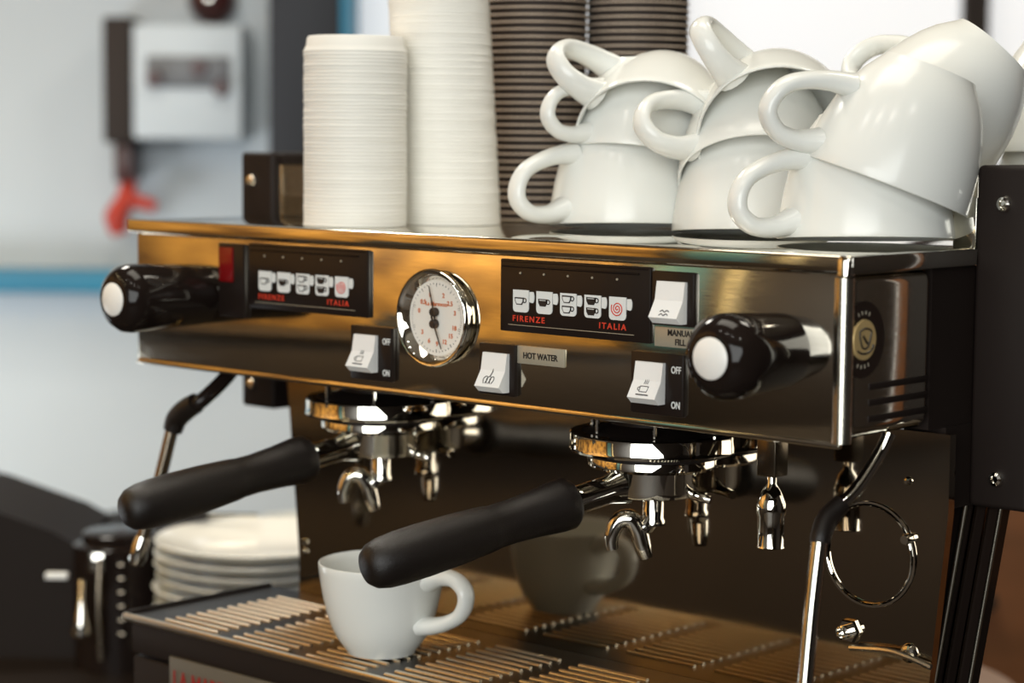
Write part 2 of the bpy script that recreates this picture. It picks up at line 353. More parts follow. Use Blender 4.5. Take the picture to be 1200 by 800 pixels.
# upper housing
part(MB().box(XL, XR-0.008, 0.004, 0.14, ZB+0.003, -0.012), 'housing', 'black_paint')
part(MB().box(XL, XR-0.006, 0.0, 0.0045, ZB, -0.008, bev=0.0012), 'front_panel', 'steel')
part(MB().box(XL, XR-0.004, -0.0012, 0.003, ZB-0.002, ZB+0.002, bev=0.001), 'bottom_edge_strip', 'steel')
top = MB().box(XL-0.006, XR+0.004, -0.002, 0.45, -0.003, 0.0, bev=0.0012)
part(top, 'cup_warmer_top', 'steel_top')
lip = MB().box(XL-0.006, XR+0.004, -0.006, 0.0, -0.0105, 0.0012, bev=0.0022, seg=3)
part(lip, 'top_front_lip', 'steel')
part(MB().box(XR-0.002, XR+0.005, -0.004, 0.142, -0.0105, 0.0012, bev=0.002), 'top_side_lip', 'steel_top')
part(MB().lathe([(0, 0.0015), (0.004, 0.001), (0.0055, -0.002), (0.0055, -0.011), (0.003, -0.0125), (0, -0.0125)], (XR-0.001, -0.002, 0.0), seg=20), 'lip_corner_cap', 'chrome')
part(MB().tube([(XR-0.003, 0.0, -0.0125), (XR-0.003, 0.0, ZB+0.002)], 0.0062, 20), 'corner_trim', 'satin')
part(MB().box(XR-0.012, XR+0.001, 0.004, 0.094, ZB+0.004, -0.010, bev=0.008, seg=5), 'side_panel', 'steel')
sp_ = mach.children[-1]
for z in (-0.080, -0.090, -0.100):
    part(MB().box(XR-0.002, XR+0.0018, 0.022, 0.090, z-0.0022, z+0.0022, bev=0.001), 'vent_slot', 'black_paint', sp_)
# round badge on the side panel
BY, BZ = 0.0135, -0.0505
cl = MB()
aa = [2*PI*k/48 for k in range(48)]
cl.prism([(max(BY+0.0235*math.cos(a), 0.0045), BZ+0.0235*math.sin(a)) for a in aa], XR+0.0005, XR+0.0022, f=lambda x, y, z: (y, x, z))
bd = part(cl, 'round_badge', 'black_plate')
part(MB().lathe([(0, 0.0034), (0.0122, 0.0034), (0.0126, 0.0018)], (XR, BY, BZ), (1, 0, 0), 36), 'badge_disc', 'gold', bd)
cupl = MB()
def side(yy, zz): return (XR+0.0035, BY+yy*0.82, BZ+zz*0.82)
cupl.tube([side(-0.0075, 0.0065), side(0.0, 0.0085), side(0.0075, 0.0065), side(0.0068, 0.001), side(0.004, -0.0050), side(0.0, -0.0065), side(-0.004, -0.0050), side(-0.0068, 0.001), side(-0.0075, 0.0065)], 0.0006, 6)
part(cupl, 'cup_emblem', 'ink', bd)
part(MB().tube([side(-0.010, -0.0075), side(-0.004, -0.0100), side(0.004, -0.0098), side(0.010, -0.0070), side(0.0108, -0.0040)], 0.0007, 6), 'saucer_emblem', 'ink', bd)
part(MB().tube([side(-0.003, 0.003), side(0.003, -0.003)], 0.0008, 6), 'bean_emblem', 'ink', bd)
ticks = MB()
for k in range(26):
    a = 2*PI*k/26
    if abs(math.cos(a)) < 0.45:
        ticks.box(-0.0003, 0.0003, -0.0005, 0.0005, -0.0011, 0.0011, mtx=Matrix.Translation((XR+0.0022, BY+0.0165*math.cos(a), BZ+0.0165*math.sin(a))) @ Matrix.Rotation(a-PI/2, 4, 'X'))
part(ticks, 'badge_marks', 'name_plate', bd)['kind'] = 'stuff'
# black end region behind the side panel
part(MB().box(XR-0.03, XR-0.001, 0.096, 0.150, -0.114, -0.0108), 'side_filler', 'black_paint')
part(MB().box(XR-0.03, XR+0.0015, 0.1135, 0.150, -0.168, -0.114), 'side_filler', 'black_paint')
# black side frames (plates standing up beside the cup shelf)
def screw(mb, x, y, z, r=0.0055, ax=(0, -1, 0)):
    mb.lathe([(0, 0.0022), (r*0.35, 0.0022), (r*0.45, 0.0036), (r*0.8, 0.0030), (r, 0.0012), (r, 0.0)], (x, y, z), ax, 20)
    return mb
for x0, x1, sx in ((-0.725, -0.683, -0.7105), (0.0015, 0.045, 0.0225)):
    fr_ = part(MB().box(x0, x1, 0.143, 0.47, -0.168, 0.0545, bev=0.0035, seg=3), 'side_frame', 'black_paint')
    for z in (0.030, -0.148):
        part(screw(MB(), sx, 0.143, z), 'screw', 'chrome', fr_)
part(MB().box(-0.684, -0.679, 0.15, 0.45, 0.0, 0.0445, bev=0.001), 'side_rail', 'steel')
part(MB().box(-0.687, -0.676, 0.15, 0.45, 0.0445, 0.0535, bev=0.002), 'rail_cap', 'black_paint')
part(MB().box(-0.0025, 0.0012, 0.146, 0.45, 0.0, 0.050, bev=0.001), 'side_rail', 'steel')
part(MB().box(-0.0160, 0.0012, 0.1445, 0.1465, 0.0, 0.034, bev=0.0008), 'rail_flange', 'steel_top')
part(MB().box(-0.684, 0.0, 0.446, 0.450, 0.0, 0.045, bev=0.001), 'back_rail', 'steel')
# lower frame: mirror splash back, legs, front body
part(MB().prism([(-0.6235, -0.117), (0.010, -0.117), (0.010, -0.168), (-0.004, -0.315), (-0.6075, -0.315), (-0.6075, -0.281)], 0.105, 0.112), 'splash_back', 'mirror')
sb_ = mach.children[-1]
for (x, z) in ((-0.600, -0.268), (-0.600, -0.276), (-0.020, -0.150)):
    part(MB().lathe([(0, 0.003), (0.002, 0.0028), (0.003, 0.001), (0.003, 0)], (x, 0.105, z), (0, -1, 0), 12), 'bolt', 'chrome', sb_)
part(screw(MB(), -0.016, 0.105, -0.263, 0.0065), 'bolt', 'chrome', sb_)
bn = MB()
bn.lathe([(0, 0.004), (0.0075, 0.004), (0.0085, 0.0028), (0.0085, 0)], (-0.062, 0.105, -0.2555), (0, -1, 0), 6)
bn.lathe([(0, 0.007), (0.003, 0.007), (0.0035, 0.0105), (0.0048, 0.0100), (0.0048, 0.003)], (-0.062, 0.105, -0.2555), (0, -1, 0), 16)
part(bn, 'hex_bolt', 'chrome', sb_)
ring = MB()  # solid ring put in for a ring-shaped reflection in the splash back
ring.lathe([(0.0322, 0.0), (0.0324, 0.0018), (0.0329, 0.0022), (0.0334, 0.0018), (0.0336, 0.0)], (-0.048, 0.1045, -0.2020), (0, -1, 0), 48, closed=True)
ring.lathe([(0.0336, 0.0), (0.0338, 0.0010), (0.0352, 0.0010), (0.0354, 0.0)], (-0.048, 0.1045, -0.2020), (0, -1, 0), 48, closed=True)
rg = part(ring, 'reflection_ring', 'chrome', sb_)
for a in (0.45,):
    part(MB().lathe([(0, 0.006), (0.003, 0.006), (0.0036, 0.004), (0.0036, 0)], (-0.048+0.033*math.cos(a), 0.1045, -0.202+0.033*math.sin(a)), (0, -1, 0), 10), 'ring_bolt', 'chrome', sb_)
part(MB().tube([(-0.058, 0.099, -0.2655), (-0.030, 0.099, -0.2625), (-0.014, 0.099, -0.2640), (0.004, 0.099, -0.2680)], 0.0020, 8), 'lower_rail', 'slat_steel', sb_)
def leg(sgn):
    X = (lambda x: x) if sgn > 0 else (lambda x: -0.687-x)
    y0 = 0.150
    top_ = [(-0.006, -0.166), (0.022, -0.166)]; bot = [(-0.036, -0.44), (-0.0245, -0.44)]
    def sh(a, b, ya, yb, mb):   # slanted strip between fractions a..b of the width
        tx = lambda f: -0.006+0.028*f
        bx = lambda f: -0.052+0.028*f
        mb.prism([(X(tx(a)), -0.166), (X(tx(b)), -0.166), (X(bx(b)), -0.45), (X(bx(a)), -0.45)], ya, yb)
    m1 = MB(); sh(-0.6, 1.0, y0+0.004, y0+0.014, m1)
    lg = part(m1, 'leg', 'black_gloss')
    for a, b in ((0.0, 0.10), (0.28, 0.33), (0.62, 0.66), (0.94, 1.0)):
        m2 = MB()
        if a in (0.0, 0.94): fm = (a+b)/2; m2.tube([(X(-0.006+0.028*fm), y0+0.0025, -0.166), (X(-0.052+0.028*fm), y0+0.0025, -0.45)], 0.0024 if a == 0 else 0.0015, 12, smooth=1)
        else: sh(a, b, y0+0.001, y0+0.004, m2)
        part(m2, 'leg_rib', 'satin' if a in (0.0, 0.94) else 'mirror', lg)
    f = MB(); xb = X(-0.038)
    f.lathe([(0.018, CZ), (0.018, CZ+0.01), (0.012, CZ+0.02)], (xb, y0+0.010, 0), seg=16)
    part(f, 'foot', 'black_paint', lg)
leg(1)
part(MB().box(-0.66, -0.63, 0.26, 0.32, CZ, -0.166, bev=0.002), 'leg', 'black_paint')
part(MB().box(-0.62, -0.05, 0.122, 0.18, -0.43, -0.12, bev=0.002), 'rear_body', 'black_paint')
lb = part(MB().box(-0.640, -0.048, -0.044, 0.20, -0.445, -0.345, bev=0.002), 'lower_body', 'black_paint')
bp_ = part(MB().box(-0.590, -0.300, -0.0475, -0.0435, -0.385, -0.3365, bev=0.0008), 'front_name_plate', 'dull_plate', lb)
text('LA MARZOCCO', 0.025, 'dark_red_print', lb, (-0.5850, -0.0480, -0.3640), MO, name='name_lettering', sx=0.62, bold=0.0004)
for xx in (-0.60, -0.09):
    for yy in (-0.02, 0.36):
        part(MB().lathe([(0.020, CZ), (0.020, CZ+0.012), (0.013, CZ+0.03)], (xx, yy, 0), seg=18), 'foot', 'black_paint')

# touch pads
def cup_poly(cx, cz, w, h):
    return [(cx-w/2, cz+h/2), (cx+w/2, cz+h/2), (cx+w/2-0.0002, cz), (cx+w*0.30, cz-h/2), (cx-w*0.30, cz-h/2), (cx-w/2+0.0002, cz)]
def touchpad(x0):
    Y = -0.0032
    tp = part(MB().box(x0, x0+0.1320, -0.0030, 0.001, -0.0628, -0.0132, bev=0.0008), 'touchpad', 'black_plate')
    part(MB().box(x0+0.0020, x0+0.1230, -0.0042, -0.0028, -0.0186, -0.0172, bev=0.0005), 'groove_bead', 'black_gloss', tp)
    part(MB().box(x0+0.0020, x0+0.1300, -0.0038, -0.0028, -0.0150, -0.0143, bev=0.0003), 'groove_bead', 'black_gloss', tp)
    part(MB().box(x0+0.0080, x0+0.1190, -0.0034, -0.0028, -0.0582, -0.0578), 'print_line', 'name_plate', tp)
    for k in range(5):
        cx = x0 + 0.0196 + 0.02135*k
        part(MB().lathe([(0, 0.0006), (0.0007, 0.0006), (0.0009, 0)], (cx-0.001, Y+0.0002, -0.0223), (0, -1, 0), 10), 'led', 'name_plate', tp)
        m = MB(); w_, zt, zb_ = 0.0144, -0.0338, -0.0490
        rr = 0.0028
        pts = [(cx-w_/2, zt), (cx+w_/2, zt)]
        for a in range(0, 7): pts.append((cx+w_/2-rr+rr*math.cos(a*PI/12), zb_+rr-rr*math.sin(a*PI/12)))
        for a in range(0, 7): pts.append((cx-w_/2+rr-rr*math.sin(a*PI/12), zb_+rr-rr*math.cos(a*PI/12)))
        m.prism(pts, Y-0.0004, Y+0.0004)
        hx = cx+w_/2+0.0006
        m.prism([(hx, -0.0348), (hx+0.0030, -0.0346)] + [(hx+0.0030+0.0014*math.sin(a*PI/8), -0.0384+0.0038*math.cos(a*PI/8)) for a in range(1, 8)] + [(hx+0.0030, -0.0422), (hx, -0.0418)], Y-0.0004, Y+0.0004)
        part(m, 'mug_icon', 'icon', tp)
        if k < 4:
            for cz in ((-0.0414,) if k < 2 else (-0.0378, -0.0447)):
                s = MB(); ww, hh = 0.0084, 0.0050
                s.prism(cup_poly(cx-0.0012, cz, ww, hh), Y-0.0007, Y)
                s.lathe([(0.0011, 0), (0.0018, 0), (0.0018, 0.0004), (0.0011, 0.0004)], (cx-0.0012+ww/2+0.0006, Y-0.0003, cz+0.0006), (0, -1, 0), 14, closed=True)
                part(s, 'cup_symbol', 'ink', tp)
                if k in (0, 2):
                    part(MB().prism(cup_poly(cx-0.0012, cz-0.0001, ww-0.0018, hh-0.0016), Y-0.0010, Y), 'cup_symbol_fill', 'icon', tp)
                else:
                    part(MB().box(cx-0.0012-0.0028, cx-0.0012+0.0028, Y-0.0010, Y, cz+0.0014, cz+0.0018), 'cup_symbol_fill', 'icon', tp)
        else:
            pp = [(cx-0.0002+(0.0003+0.0048*t/60)*math.cos(-t*0.27), Y-0.0005, -0.0415+(0.0003+0.0048*t/60)*math.sin(-t*0.27)) for t in range(61)]
            part(MB().tube(pp, 0.00040, 6, smooth=1), 'spiral_symbol', 'red_print', tp)
    text('FIRENZE', 0.0056, 'red_print', tp, (x0+0.0118, Y-0.0001, -0.0553), MO, sx=1.12, bold=0.00010, sp=1.32)
    text('ITALIA', 0.0056, 'red_print', tp, (x0+0.0890, Y-0.0001, -0.0553), MO, sx=1.12, bold=0.00010, sp=1.32)
touchpad(-0.5455)
touchpad(-0.2820)

# rocker switches
def switch(x0, x1, z1, z0, onoff, sym):
    sw = part(MB().box(x0, x1, -0.0040, 0.001, z0, z1, bev=0.0010), 'rocker_switch', 'black_plate')
    rx0 = x0+0.0062; rx1 = rx0+0.0228; rz1 = z1-0.0062; rz0 = rz1-0.0268
    r_ = MB()
    f = lambda x, y, z: (y, x, z)
    r_.prism([(-0.003, rz1), (-0.0066, rz1), (-0.0085, rz1-0.012), (-0.0150, rz0+0.0040), (-0.0105, rz0), (-0.003, rz0)], rx0, rx1, f)
    rk = part(r_, 'rocker', 'white_plastic', sw, ang=20)
    cx = (rx0+rx1)/2; cz = rz0+0.0092
    ys = -0.0121
    s = MB()
    slope = (0.0150-0.0085)/((rz1-0.012)-(rz0+0.004))
    def q(dx, dz):
        z = cz+dz
        return (cx+dx, -0.0085-slope*((rz1-0.012)-z)-0.0002, z)
    if sym == 'cup':
        s.tube([q(-0.0036, 0.0022), q(-0.0032, -0.0012), q(0.0028, -0.0012), q(0.0032, 0.0022), q(-0.0036, 0.0022)], 0.00028, 5, smooth=1)
        s.tube([q(-0.005, -0.0030), q(0.005, -0.0030)], 0.0004, 5, smooth=1)
        s.tube([q(-0.0034, 0.0016), q(-0.0050, 0.0012), q(-0.0048, -0.0002), q(-0.0033, -0.0004)], 0.00026, 5)
        for k in (-1, 0, 1): s.tube([q(k*0.0013, 0.0036), q(k*0.0013+0.0003, 0.0052), q(k*0.0013, 0.0068)], 0.00022, 5)
    elif sym == 'steam':
        for k in (-1, 0, 1): s.tube([q(k*0.0030-0.0012, -0.003), q(k*0.0030-0.0022, 0.0), q(k*0.003, 0.0018), q(k*0.0030+0.0014, -0.0002), q(k*0.0030, -0.0030)], 0.00028, 5)
        s.tube([q(0.0, 0.0020), q(0.0006, 0.0050), q(0.0, 0.0078)], 0.0004, 5)
    else:
        for k in (0, 1): s.tube([q(-0.0036, -0.0036+0.0022*k), q(-0.0018, -0.0026+0.0022*k), q(0.0, -0.0036+0.0022*k), q(0.0018, -0.0026+0.0022*k), q(0.0036, -0.0034+0.0022*k)], 0.0003, 5)
    part(s, 'switch_symbol', 'ink', rk if False else sw)
    if onoff:
        text('OFF', 0.0064, 'icon', sw, (rx1+0.0048, -0.0042, z1-0.0122), MO, sx=0.72, bold=0.00012)
        text('ON', 0.0064, 'icon', sw, (rx1+0.0052, -0.0042, z1-0.0350), MO, sx=0.72, bold=0.00012)
switch(-0.4305, -0.3875, -0.0685, -0.1080, True, 'cup')
switch(-0.3010, -0.2672, -0.0722, -0.1080, False, 'steam')
switch(-0.1483, -0.1140, -0.0150, -0.0500, False, 'wave')
switch(-0.1650, -0.1215, -0.0680, -0.1085, True, 'cup')
hw = part(MB().box(-0.2672, -0.2245, -0.0016, 0.001, -0.0845, -0.0722, bev=0.0006), 'hot_water_plate', 'name_plate')
text('HOT WATER', 0.0058, 'ink', hw, (-0.2459, -0.0018, -0.0805), MO, align='CENTER', sx=0.92, bold=0.00015)
mf = part(MB().box(-0.1475, -0.1110, -0.0016, 0.001, -0.0640, -0.0510, bev=0.0006), 'manual_fill_plate', 'name_plate')
text('MANUAL', 0.0056, 'ink', mf, (-0.1260, -0.0018, -0.0563), MO, align='CENTER', sx=0.92, bold=0.00015)
text('FILL', 0.0056, 'ink', mf, (-0.1260, -0.0018, -0.0622), MO, align='CENTER', sx=0.92, bold=0.00015)
# red pilot light
pl = part(MB().box(-0.5815, -0.5510, -0.0030, 0.001, -0.0715, -0.0143, bev=0.0010), 'pilot_light', 'black_plate')
part(MB().box(-0.5795, -0.5630, -0.0045, -0.002, -0.0445, -0.0172, bev=0.0012), 'pilot_lens', 'red_lens', pl)

# pressure gauge
GX, GZ = -0.3445, -0.0582
ga = part(MB().lathe([(0.0315, 0.0), (0.0318, 0.003), (0.0335, 0.0030), (0.0348, 0.0044), (0.0352, 0.0060), (0.0347, 0.0076), (0.0338, 0.0083), (0.0326, 0.0080), (0.0300, 0.0055), (0.0268, 0.0012)], (GX, 0.0, GZ), (0, -1, 0), 64), 'pressure_gauge', 'chrome')
part(MB().lathe([(0, 0.0014), (0.0272, 0.0014)], (GX, 0, GZ), (0, -1, 0), 48), 'gauge_dial', 'dial', ga)
part(MB().lathe([(0, 0.0072), (0.0316, 0.0072)], (GX, 0, GZ), (0, -1, 0), 48), 'gauge_glass', 'glass', ga)
def needle(pz, tipx, tipz):
    m = MB()
    d = Vector((tipx, 0, tipz-pz)); L_ = d.length; d.normalize(); n = Vector((d.z, 0, -d.x))
    P_ = Vector((GX, -0.0044, GZ+pz))
    q = [P_-d*0.006+n*0.0007, P_-d*0.006-n*0.0007, P_+d*L_-n*0.0003, P_+d*L_+n*0.0003]
    m.prism([(v.x, v.z) for v in q], -0.0049, -0.0044)
    m.lathe([(0, 0.0068), (0.0026, 0.0066), (0.0032, 0.0058), (0.0032, 0.0024)], (GX, 0, GZ+pz), (0, -1, 0), 20)
    part(m, 'gauge_needle', 'ink', ga)
needle(0.0042, -0.0048, 0.0225)
needle(-0.0042, 0.0075, -0.0215)
tk = MB()
for k in range(31):
    for a0, a1 in (((200, -20)), ((160, 380))):
        a = math.radians(a0+(a1-a0)*k/30)
        big = k % 5 == 0
        r0 = 0.0270 if not big else 0.0255
        tk.box(-0.0001, 0.0001, -0.0019, -0.0015, r0*0.88, 0.0248, mtx=Matrix.Translation((GX, 0, GZ)) @ Matrix.Rotation(PI/2-a, 4, 'Y') )
part(tk, 'gauge_ticks', 'ink', ga)['kind'] = 'stuff'
for s, dx, dz in (('0', -0.0215, 0.0052), ('0.5', -0.0165, 0.0130), ('1', -0.0085, 0.0195), ('2', 0.0085, 0.0195), ('2.5', 0.0165, 0.0130), ('3', 0.0225, 0.0052),
                  ('3', -0.0175, -0.0130), ('6', -0.0090, -0.0200), ('9', 0.0008, -0.0222), ('12', 0.0100, -0.0200), ('15', 0.0175, -0.0145), ('18', 0.0218, -0.0075)):
    text(s, 0.0046, 'orange_print', ga, (GX+dx*0.80, -0.0017, GZ+dz*0.83-0.0016), MO, align='CENTER', name='numeral', bold=0.0001)
text('La Marzocco', 0.0042, 'orange_print', ga, (GX, -0.0017, GZ+0.0085), MO, align='CENTER', name='dial_lettering', bold=0.00008)

# steam knobs
def knob(x, z, L):
    k = part(MB().lathe([(0.0235, 0.0), (0.0240, 0.004), (0.0248, L*0.35), (0.0262, L*0.62), (0.0265, L-0.016), (0.0255, L-0.010), (0.0215, L-0.004), (0.0165, L-0.0005), (0.0150, L), (0.0, L)], (x, 0.0, z), (0, -1, 0), 40), 'steam_knob', 'black_gloss')
    part(MB().lathe([(0, L+0.0022), (0.0110, L+0.0018), (0.0128, L+0.0004), (0.0128, L-0.002)], (x, 0.0, z), (0, -1, 0), 32), 'knob_cap', 'cap', k)
knob(-0.6065, -0.0560, 0.086)
knob(-0.0505, -0.0600, 0.070)

# group heads
GY = 0.08
def group(gx):
    g = part(MB().lathe([(0.030, -0.112), (0.030, -0.128), (0.040, -0.132), (0.050, -0.134), (0.050, -0.150), (0.036, -0.150)], (gx, GY, 0), seg=40), 'group_head', 'black_paint')
    part(MB().lathe([(0.0500, -0.1335), (0.0575, -0.1335), (0.0585, -0.1345), (0.0585, -0.1440), (0.0592, -0.1455), (0.0585, -0.1470), (0.0500, -0.1470)], (gx, GY, 0), seg=56, closed=True), 'group_collar', 'chrome', g)
    for a in (200, 250, 310, 20):
        part(MB().lathe([(0.0016, -0.115), (0.0016, -0.1335)], (gx+0.045*math.cos(math.radians(a)), GY+0.045*math.sin(math.radians(a)), 0), seg=8), 'group_screw', 'chrome', g)
group(-0.212); group(-0.485)

# hot water outlet
hwx, hwy = -0.096, 0.060
ho = part(MB().box(hwx-0.0075, hwx+0.0075, hwy-0.0075, hwy+0.0075, -0.1500, -0.112, bev=0.001), 'hot_water_outlet', 'tray_steel')
part(MB().lathe([(0.0032, -0.149), (0.0032, -0.1555), (0.0065, -0.160), (0.0098, -0.168), (0.0100, -0.174), (0.0090, -0.177), (0.0088, -0.196), (0.0094, -0.1975), (0.0080, -0.198), (0, -0.196)], (hwx, hwy, 0), seg=28), 'outlet_nozzle', 'chrome', ho)

# steam wands
sw_ = part(MB().tube([(-0.004, 0.055, -0.112), (-0.007, 0.050, -0.124), (-0.0125, 0.032, -0.146), (-0.019, 0.018, -0.158)], 0.0042, 14), 'steam_wand', 'chrome')
part(MB().tube([(-0.016, 0.022, -0.154), (-0.019, 0.012, -0.162), (-0.0175, 0.002, -0.171), (-0.0170, 0.0, -0.176)], [0.0060, 0.0070, 0.0064, 0.0060], 16), 'wand_grip', 'rubber', sw_)
part(MB().tube([(-0.0170, 0.0, -0.172), (-0.0150, -0.010, -0.215), (-0.0125, -0.022, -0.285)], 0.0050, 16), 'wand_tube', 'steel_top', sw_)
part(MB().lathe([(0.0062, 0), (0.0062, 0.012), (0.004, 0.020), (0, 0.021)], (-0.0125, -0.022, -0.283), (0.05, -0.17, -1), 16), 'wand_tip', 'chrome', sw_)
sw_ = part(MB().tube([(-0.604, 0.035, -0.112), (-0.607, 0.025, -0.125), (-0.610, 0.004, -0.141), (-0.622, 0.0, -0.1485)], 0.0062, 14), 'steam_wand', 'black_gloss')
part(MB().tube([(-0.614, 0.001, -0.1435), (-0.626, 0.0, -0.1500), (-0.637, 0.0, -0.1580), (-0.6415, -0.001, -0.168)], [0.0082, 0.0090, 0.0088, 0.0078], 16), 'wand_grip', 'rubber', sw_)
part(MB().tube([(-0.6415, -0.001, -0.165), (-0.652, -0.010, -0.220), (-0.6605, -0.018, -0.258)], 0.0052, 16), 'wand_tube', 'tray_steel', sw_)
part(MB().lathe([(0.0055, 0), (0.0066, 0.005), (0.0072, 0.018), (0.005, 0.024), (0, 0.0245)], (-0.6600, -0.0175, -0.255), (-0.19, -0.18, -1), 18), 'wand_tip', 'chrome', sw_)

# ------------------------------------------------------------------ drip tray
TZ = -0.310
dt = empty('drip_tray', (-0.345, 0.03, TZ-0.03), 'steel drip tray with raised slats under the two groups', 'tray')
TO = dt.location
tx0, tx1, ty0, ty1 = -0.645, -0.043, -0.051, 0.1045
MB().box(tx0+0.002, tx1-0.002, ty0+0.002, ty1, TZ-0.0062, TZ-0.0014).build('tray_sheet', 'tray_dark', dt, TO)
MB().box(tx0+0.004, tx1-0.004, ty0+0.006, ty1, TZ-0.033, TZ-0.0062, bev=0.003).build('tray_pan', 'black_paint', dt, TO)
MB().box(tx0, tx1, ty0, ty0+0.0045, TZ-0.0060, TZ, bev=0.0015).build('front_rim', 'slat_steel', dt, TO)
MB().box(tx0, tx0+0.004, ty0+0.004, ty1, TZ-0.0060, TZ+0.0012, bev=0.001).build('side_rim', 'black_paint', dt, TO)
MB().box(tx1-0.004, tx1, ty0+0.004, ty1, TZ-0.0060, TZ+0.0012, bev=0.001).build('side_rim', 'black_paint', dt, TO)
slat_me = None
for c in range(7):
    for r in range(12):
        x = -0.603+0.0820*c; y = -0.039+0.0106*r
        if slat_me is None:
            m = MB()
            pr = [(-0.0018, -0.0016), (0.0018, -0.0016), (0.0015, -0.0004), (0.0008, 0.0), (-0.0008, 0.0), (-0.0015, -0.0004)]
            m.prism([(a, b) for a, b in pr], 0.0, 0.063, f=lambda a, l, b: (l, a, b))
            o = m.build('slat', 'slat_steel', dt); slat_me = o.data
        else:
            o = bpy.data.objects.new('slat', slat_me); COL.objects.link(o); o.parent = dt
        o.location = Vector((x, y, TZ)) - TO

# ------------------------------------------------------------------ portafilters
def portafilter(gx, yaw, tilt, label, spx):
    loc = Vector((gx, GY, -0.148))
    p = empty('portafilter', loc, label, 'portafilter', None)
    MB().lathe([(0.030, -0.0005), (0.0455, -0.0005), (0.0462, -0.0015), (0.0462, -0.0085), (0.0440, -0.0105), (0.0330, -0.0110), (0.0322, -0.0125), (0.0318, -0.0260), (0.0300, -0.0300), (0.0240, -0.0318), (0.0, -0.0325)], seg=56).build('filter_basket', 'chrome', p)
    d = Vector((math.sin(yaw)*math.cos(tilt), -math.cos(yaw)*math.cos(tilt), -math.sin(tilt)))
    o0 = Vector((0, 0, -0.0175))
    at = lambda t: tuple(o0 + d*t)
    MB().tube([at(0.026), at(0.034), at(0.040), at(0.076)], [0.0135, 0.0112, 0.0098, 0.0098], 24, smooth=1).build('neck', 'chrome', p)
    MB().lathe([(0.0, 0.070), (0.0160, 0.0705), (0.0182, 0.074), (0.0180, 0.082), (0.0160, 0.100), (0.0148, 0.120), (0.0150, 0.134), (0.0156, 0.137), (0.0160, 0.141), (0.0174, 0.165), (0.0180, 0.190), (0.0178, 0.208), (0.0170, 0.219), (0.0150, 0.2270), (0.0115, 0.2315), (0.0060, 0.2338), (0.0, 0.2343)], at(0), d, 36).build('handle', 'rubber', p)
    # lug
    MB().tube([(0.024, 0.010, -0.028), (0.036, 0.010, -0.030), (0.042, 0.012, -0.031)], [0.004, 0.0035, 0.003], 10).build('lug', 'chrome', p)
    s = MB()
    s.lathe([(0.0078, -0.031), (0.0078, -0.047), (0.0088, -0.0485), (0.0086, -0.052), (0.0, -0.053)], (0.001, 0, 0), seg=20)
    s.build('spout_pipe', 'chrome', p)
    r_ = Vector((cy, sy, 0)); tw = -FH
    P_ = lambda a, b, c=0.004: tuple(Vector((0.001, 0, -0.049)) + r_*a + Vector((0, 0, b)) + tw*c)
    MB().tube([P_(-0.0285, -0.020), P_(-0.0290, -0.011), P_(-0.0245, -0.0005), P_(-0.0165, 0.0015), P_(-0.0105, -0.006), P_(-0.0070, -0.018), P_(-0.0045, -0.0260)], [0.0042, 0.0052, 0.0062, 0.0070, 0.0068, 0.0062, 0.0046], 16).build('spout', 'chrome', p)
    MB().tube([P_(-0.0010, 0.002, 0.0), P_(-0.0060, -0.004, 0.003), P_(-0.0110, -0.006, 0.004)], [0.0070, 0.0066, 0.0062], 14).build('spout_joint', 'chrome', p)
    return p
portafilter(-0.212, math.radians(-15), math.radians(10.5), 'chrome portafilter with black handle in the right group, handle over the white cup', 1)
portafilter(-0.485, math.radians(-7), math.radians(8.5), 'chrome portafilter with black handle in the left group, handle against the pale wall', 1)

# ------------------------------------------------------------------ cups
def cup_meshes(R, H, reach=1.0):
    b = MB()
    k = R/0.0585; h = H/0.080
    outer = [(0.0, 0.0015), (0.0270, 0.0015), (0.0285, 0.0), (0.0310, 0.0003), (0.0322, 0.0025), (0.0350, 0.0060), (0.0410, 0.0140), (0.0462, 0.0240), (0.0505, 0.0360), (0.0538, 0.0490), (0.0562, 0.0620), (0.0578, 0.0730), (0.0583, 0.0780)]
    inner = [(0.0580, 0.0797), (0.0572, 0.0800), (0.0560, 0.0790), (0.0552, 0.0730), (0.0535, 0.0610), (0.0510, 0.0480), (0.0472, 0.0340), (0.0415, 0.0200), (0.0330, 0.0095), (0.0200, 0.0055), (0.0, 0.0050)]
    b.lathe([(r*k, z*h) for r, z in outer+inner], seg=56)
    hd = MB()
    hp = [(0.0540, 0.0690), (0.0680, 0.0735), (0.0830, 0.0730), (0.0935, 0.0650), (0.0945, 0.0540), (0.0880, 0.0430), (0.0750, 0.0355), (0.0610, 0.0310), (0.0470, 0.0290)]
    hr = [0.0092, 0.0070, 0.0060, 0.0058, 0.0057, 0.0057, 0.0060, 0.0068, 0.0085]
    hd.tube([(x*k*(1+(reach-1)*max(0, (x-0.056)/0.03)) if x > 0.056 else x*k, 0, z*h) for x, z in hp], [r*max(k, 0.92) for r in hr], 16, smooth=7, squash=((0, 1, 0), 1.5))
    return b, hd
def make_cup(name, R, H, label, loc=(0, 0, 0), reach=1.0):
    c = empty(name, loc, label, 'cup')
    b, hd = cup_meshes(R, H, reach)
    b.build('cup_body', 'ceramic', c, ang=50); hd.build('cup_handle', 'ceramic', c, ang=50)
    return c
PILE = 'white cups piled upside down on the machine'
def place(c, rim, axis, hdl, H):
    """axis points from the rim to the base; local z of the cup goes base -> rim"""
    z = -Vector(axis).normalized(); x = Vector(hdl); x = (x - z*z.dot(x)).normalized(); y = z.cross(x)
    o = Vector(rim) - z*H
    c.matrix_world = Matrix(((x.x, y.x, z.x, o.x), (x.y, y.y, z.y, o.y), (x.z, y.z, z.z, o.z), (0, 0, 0, 1)))
SMALL, LARGE = (0.050, 0.068), (0.0585, 0.082)
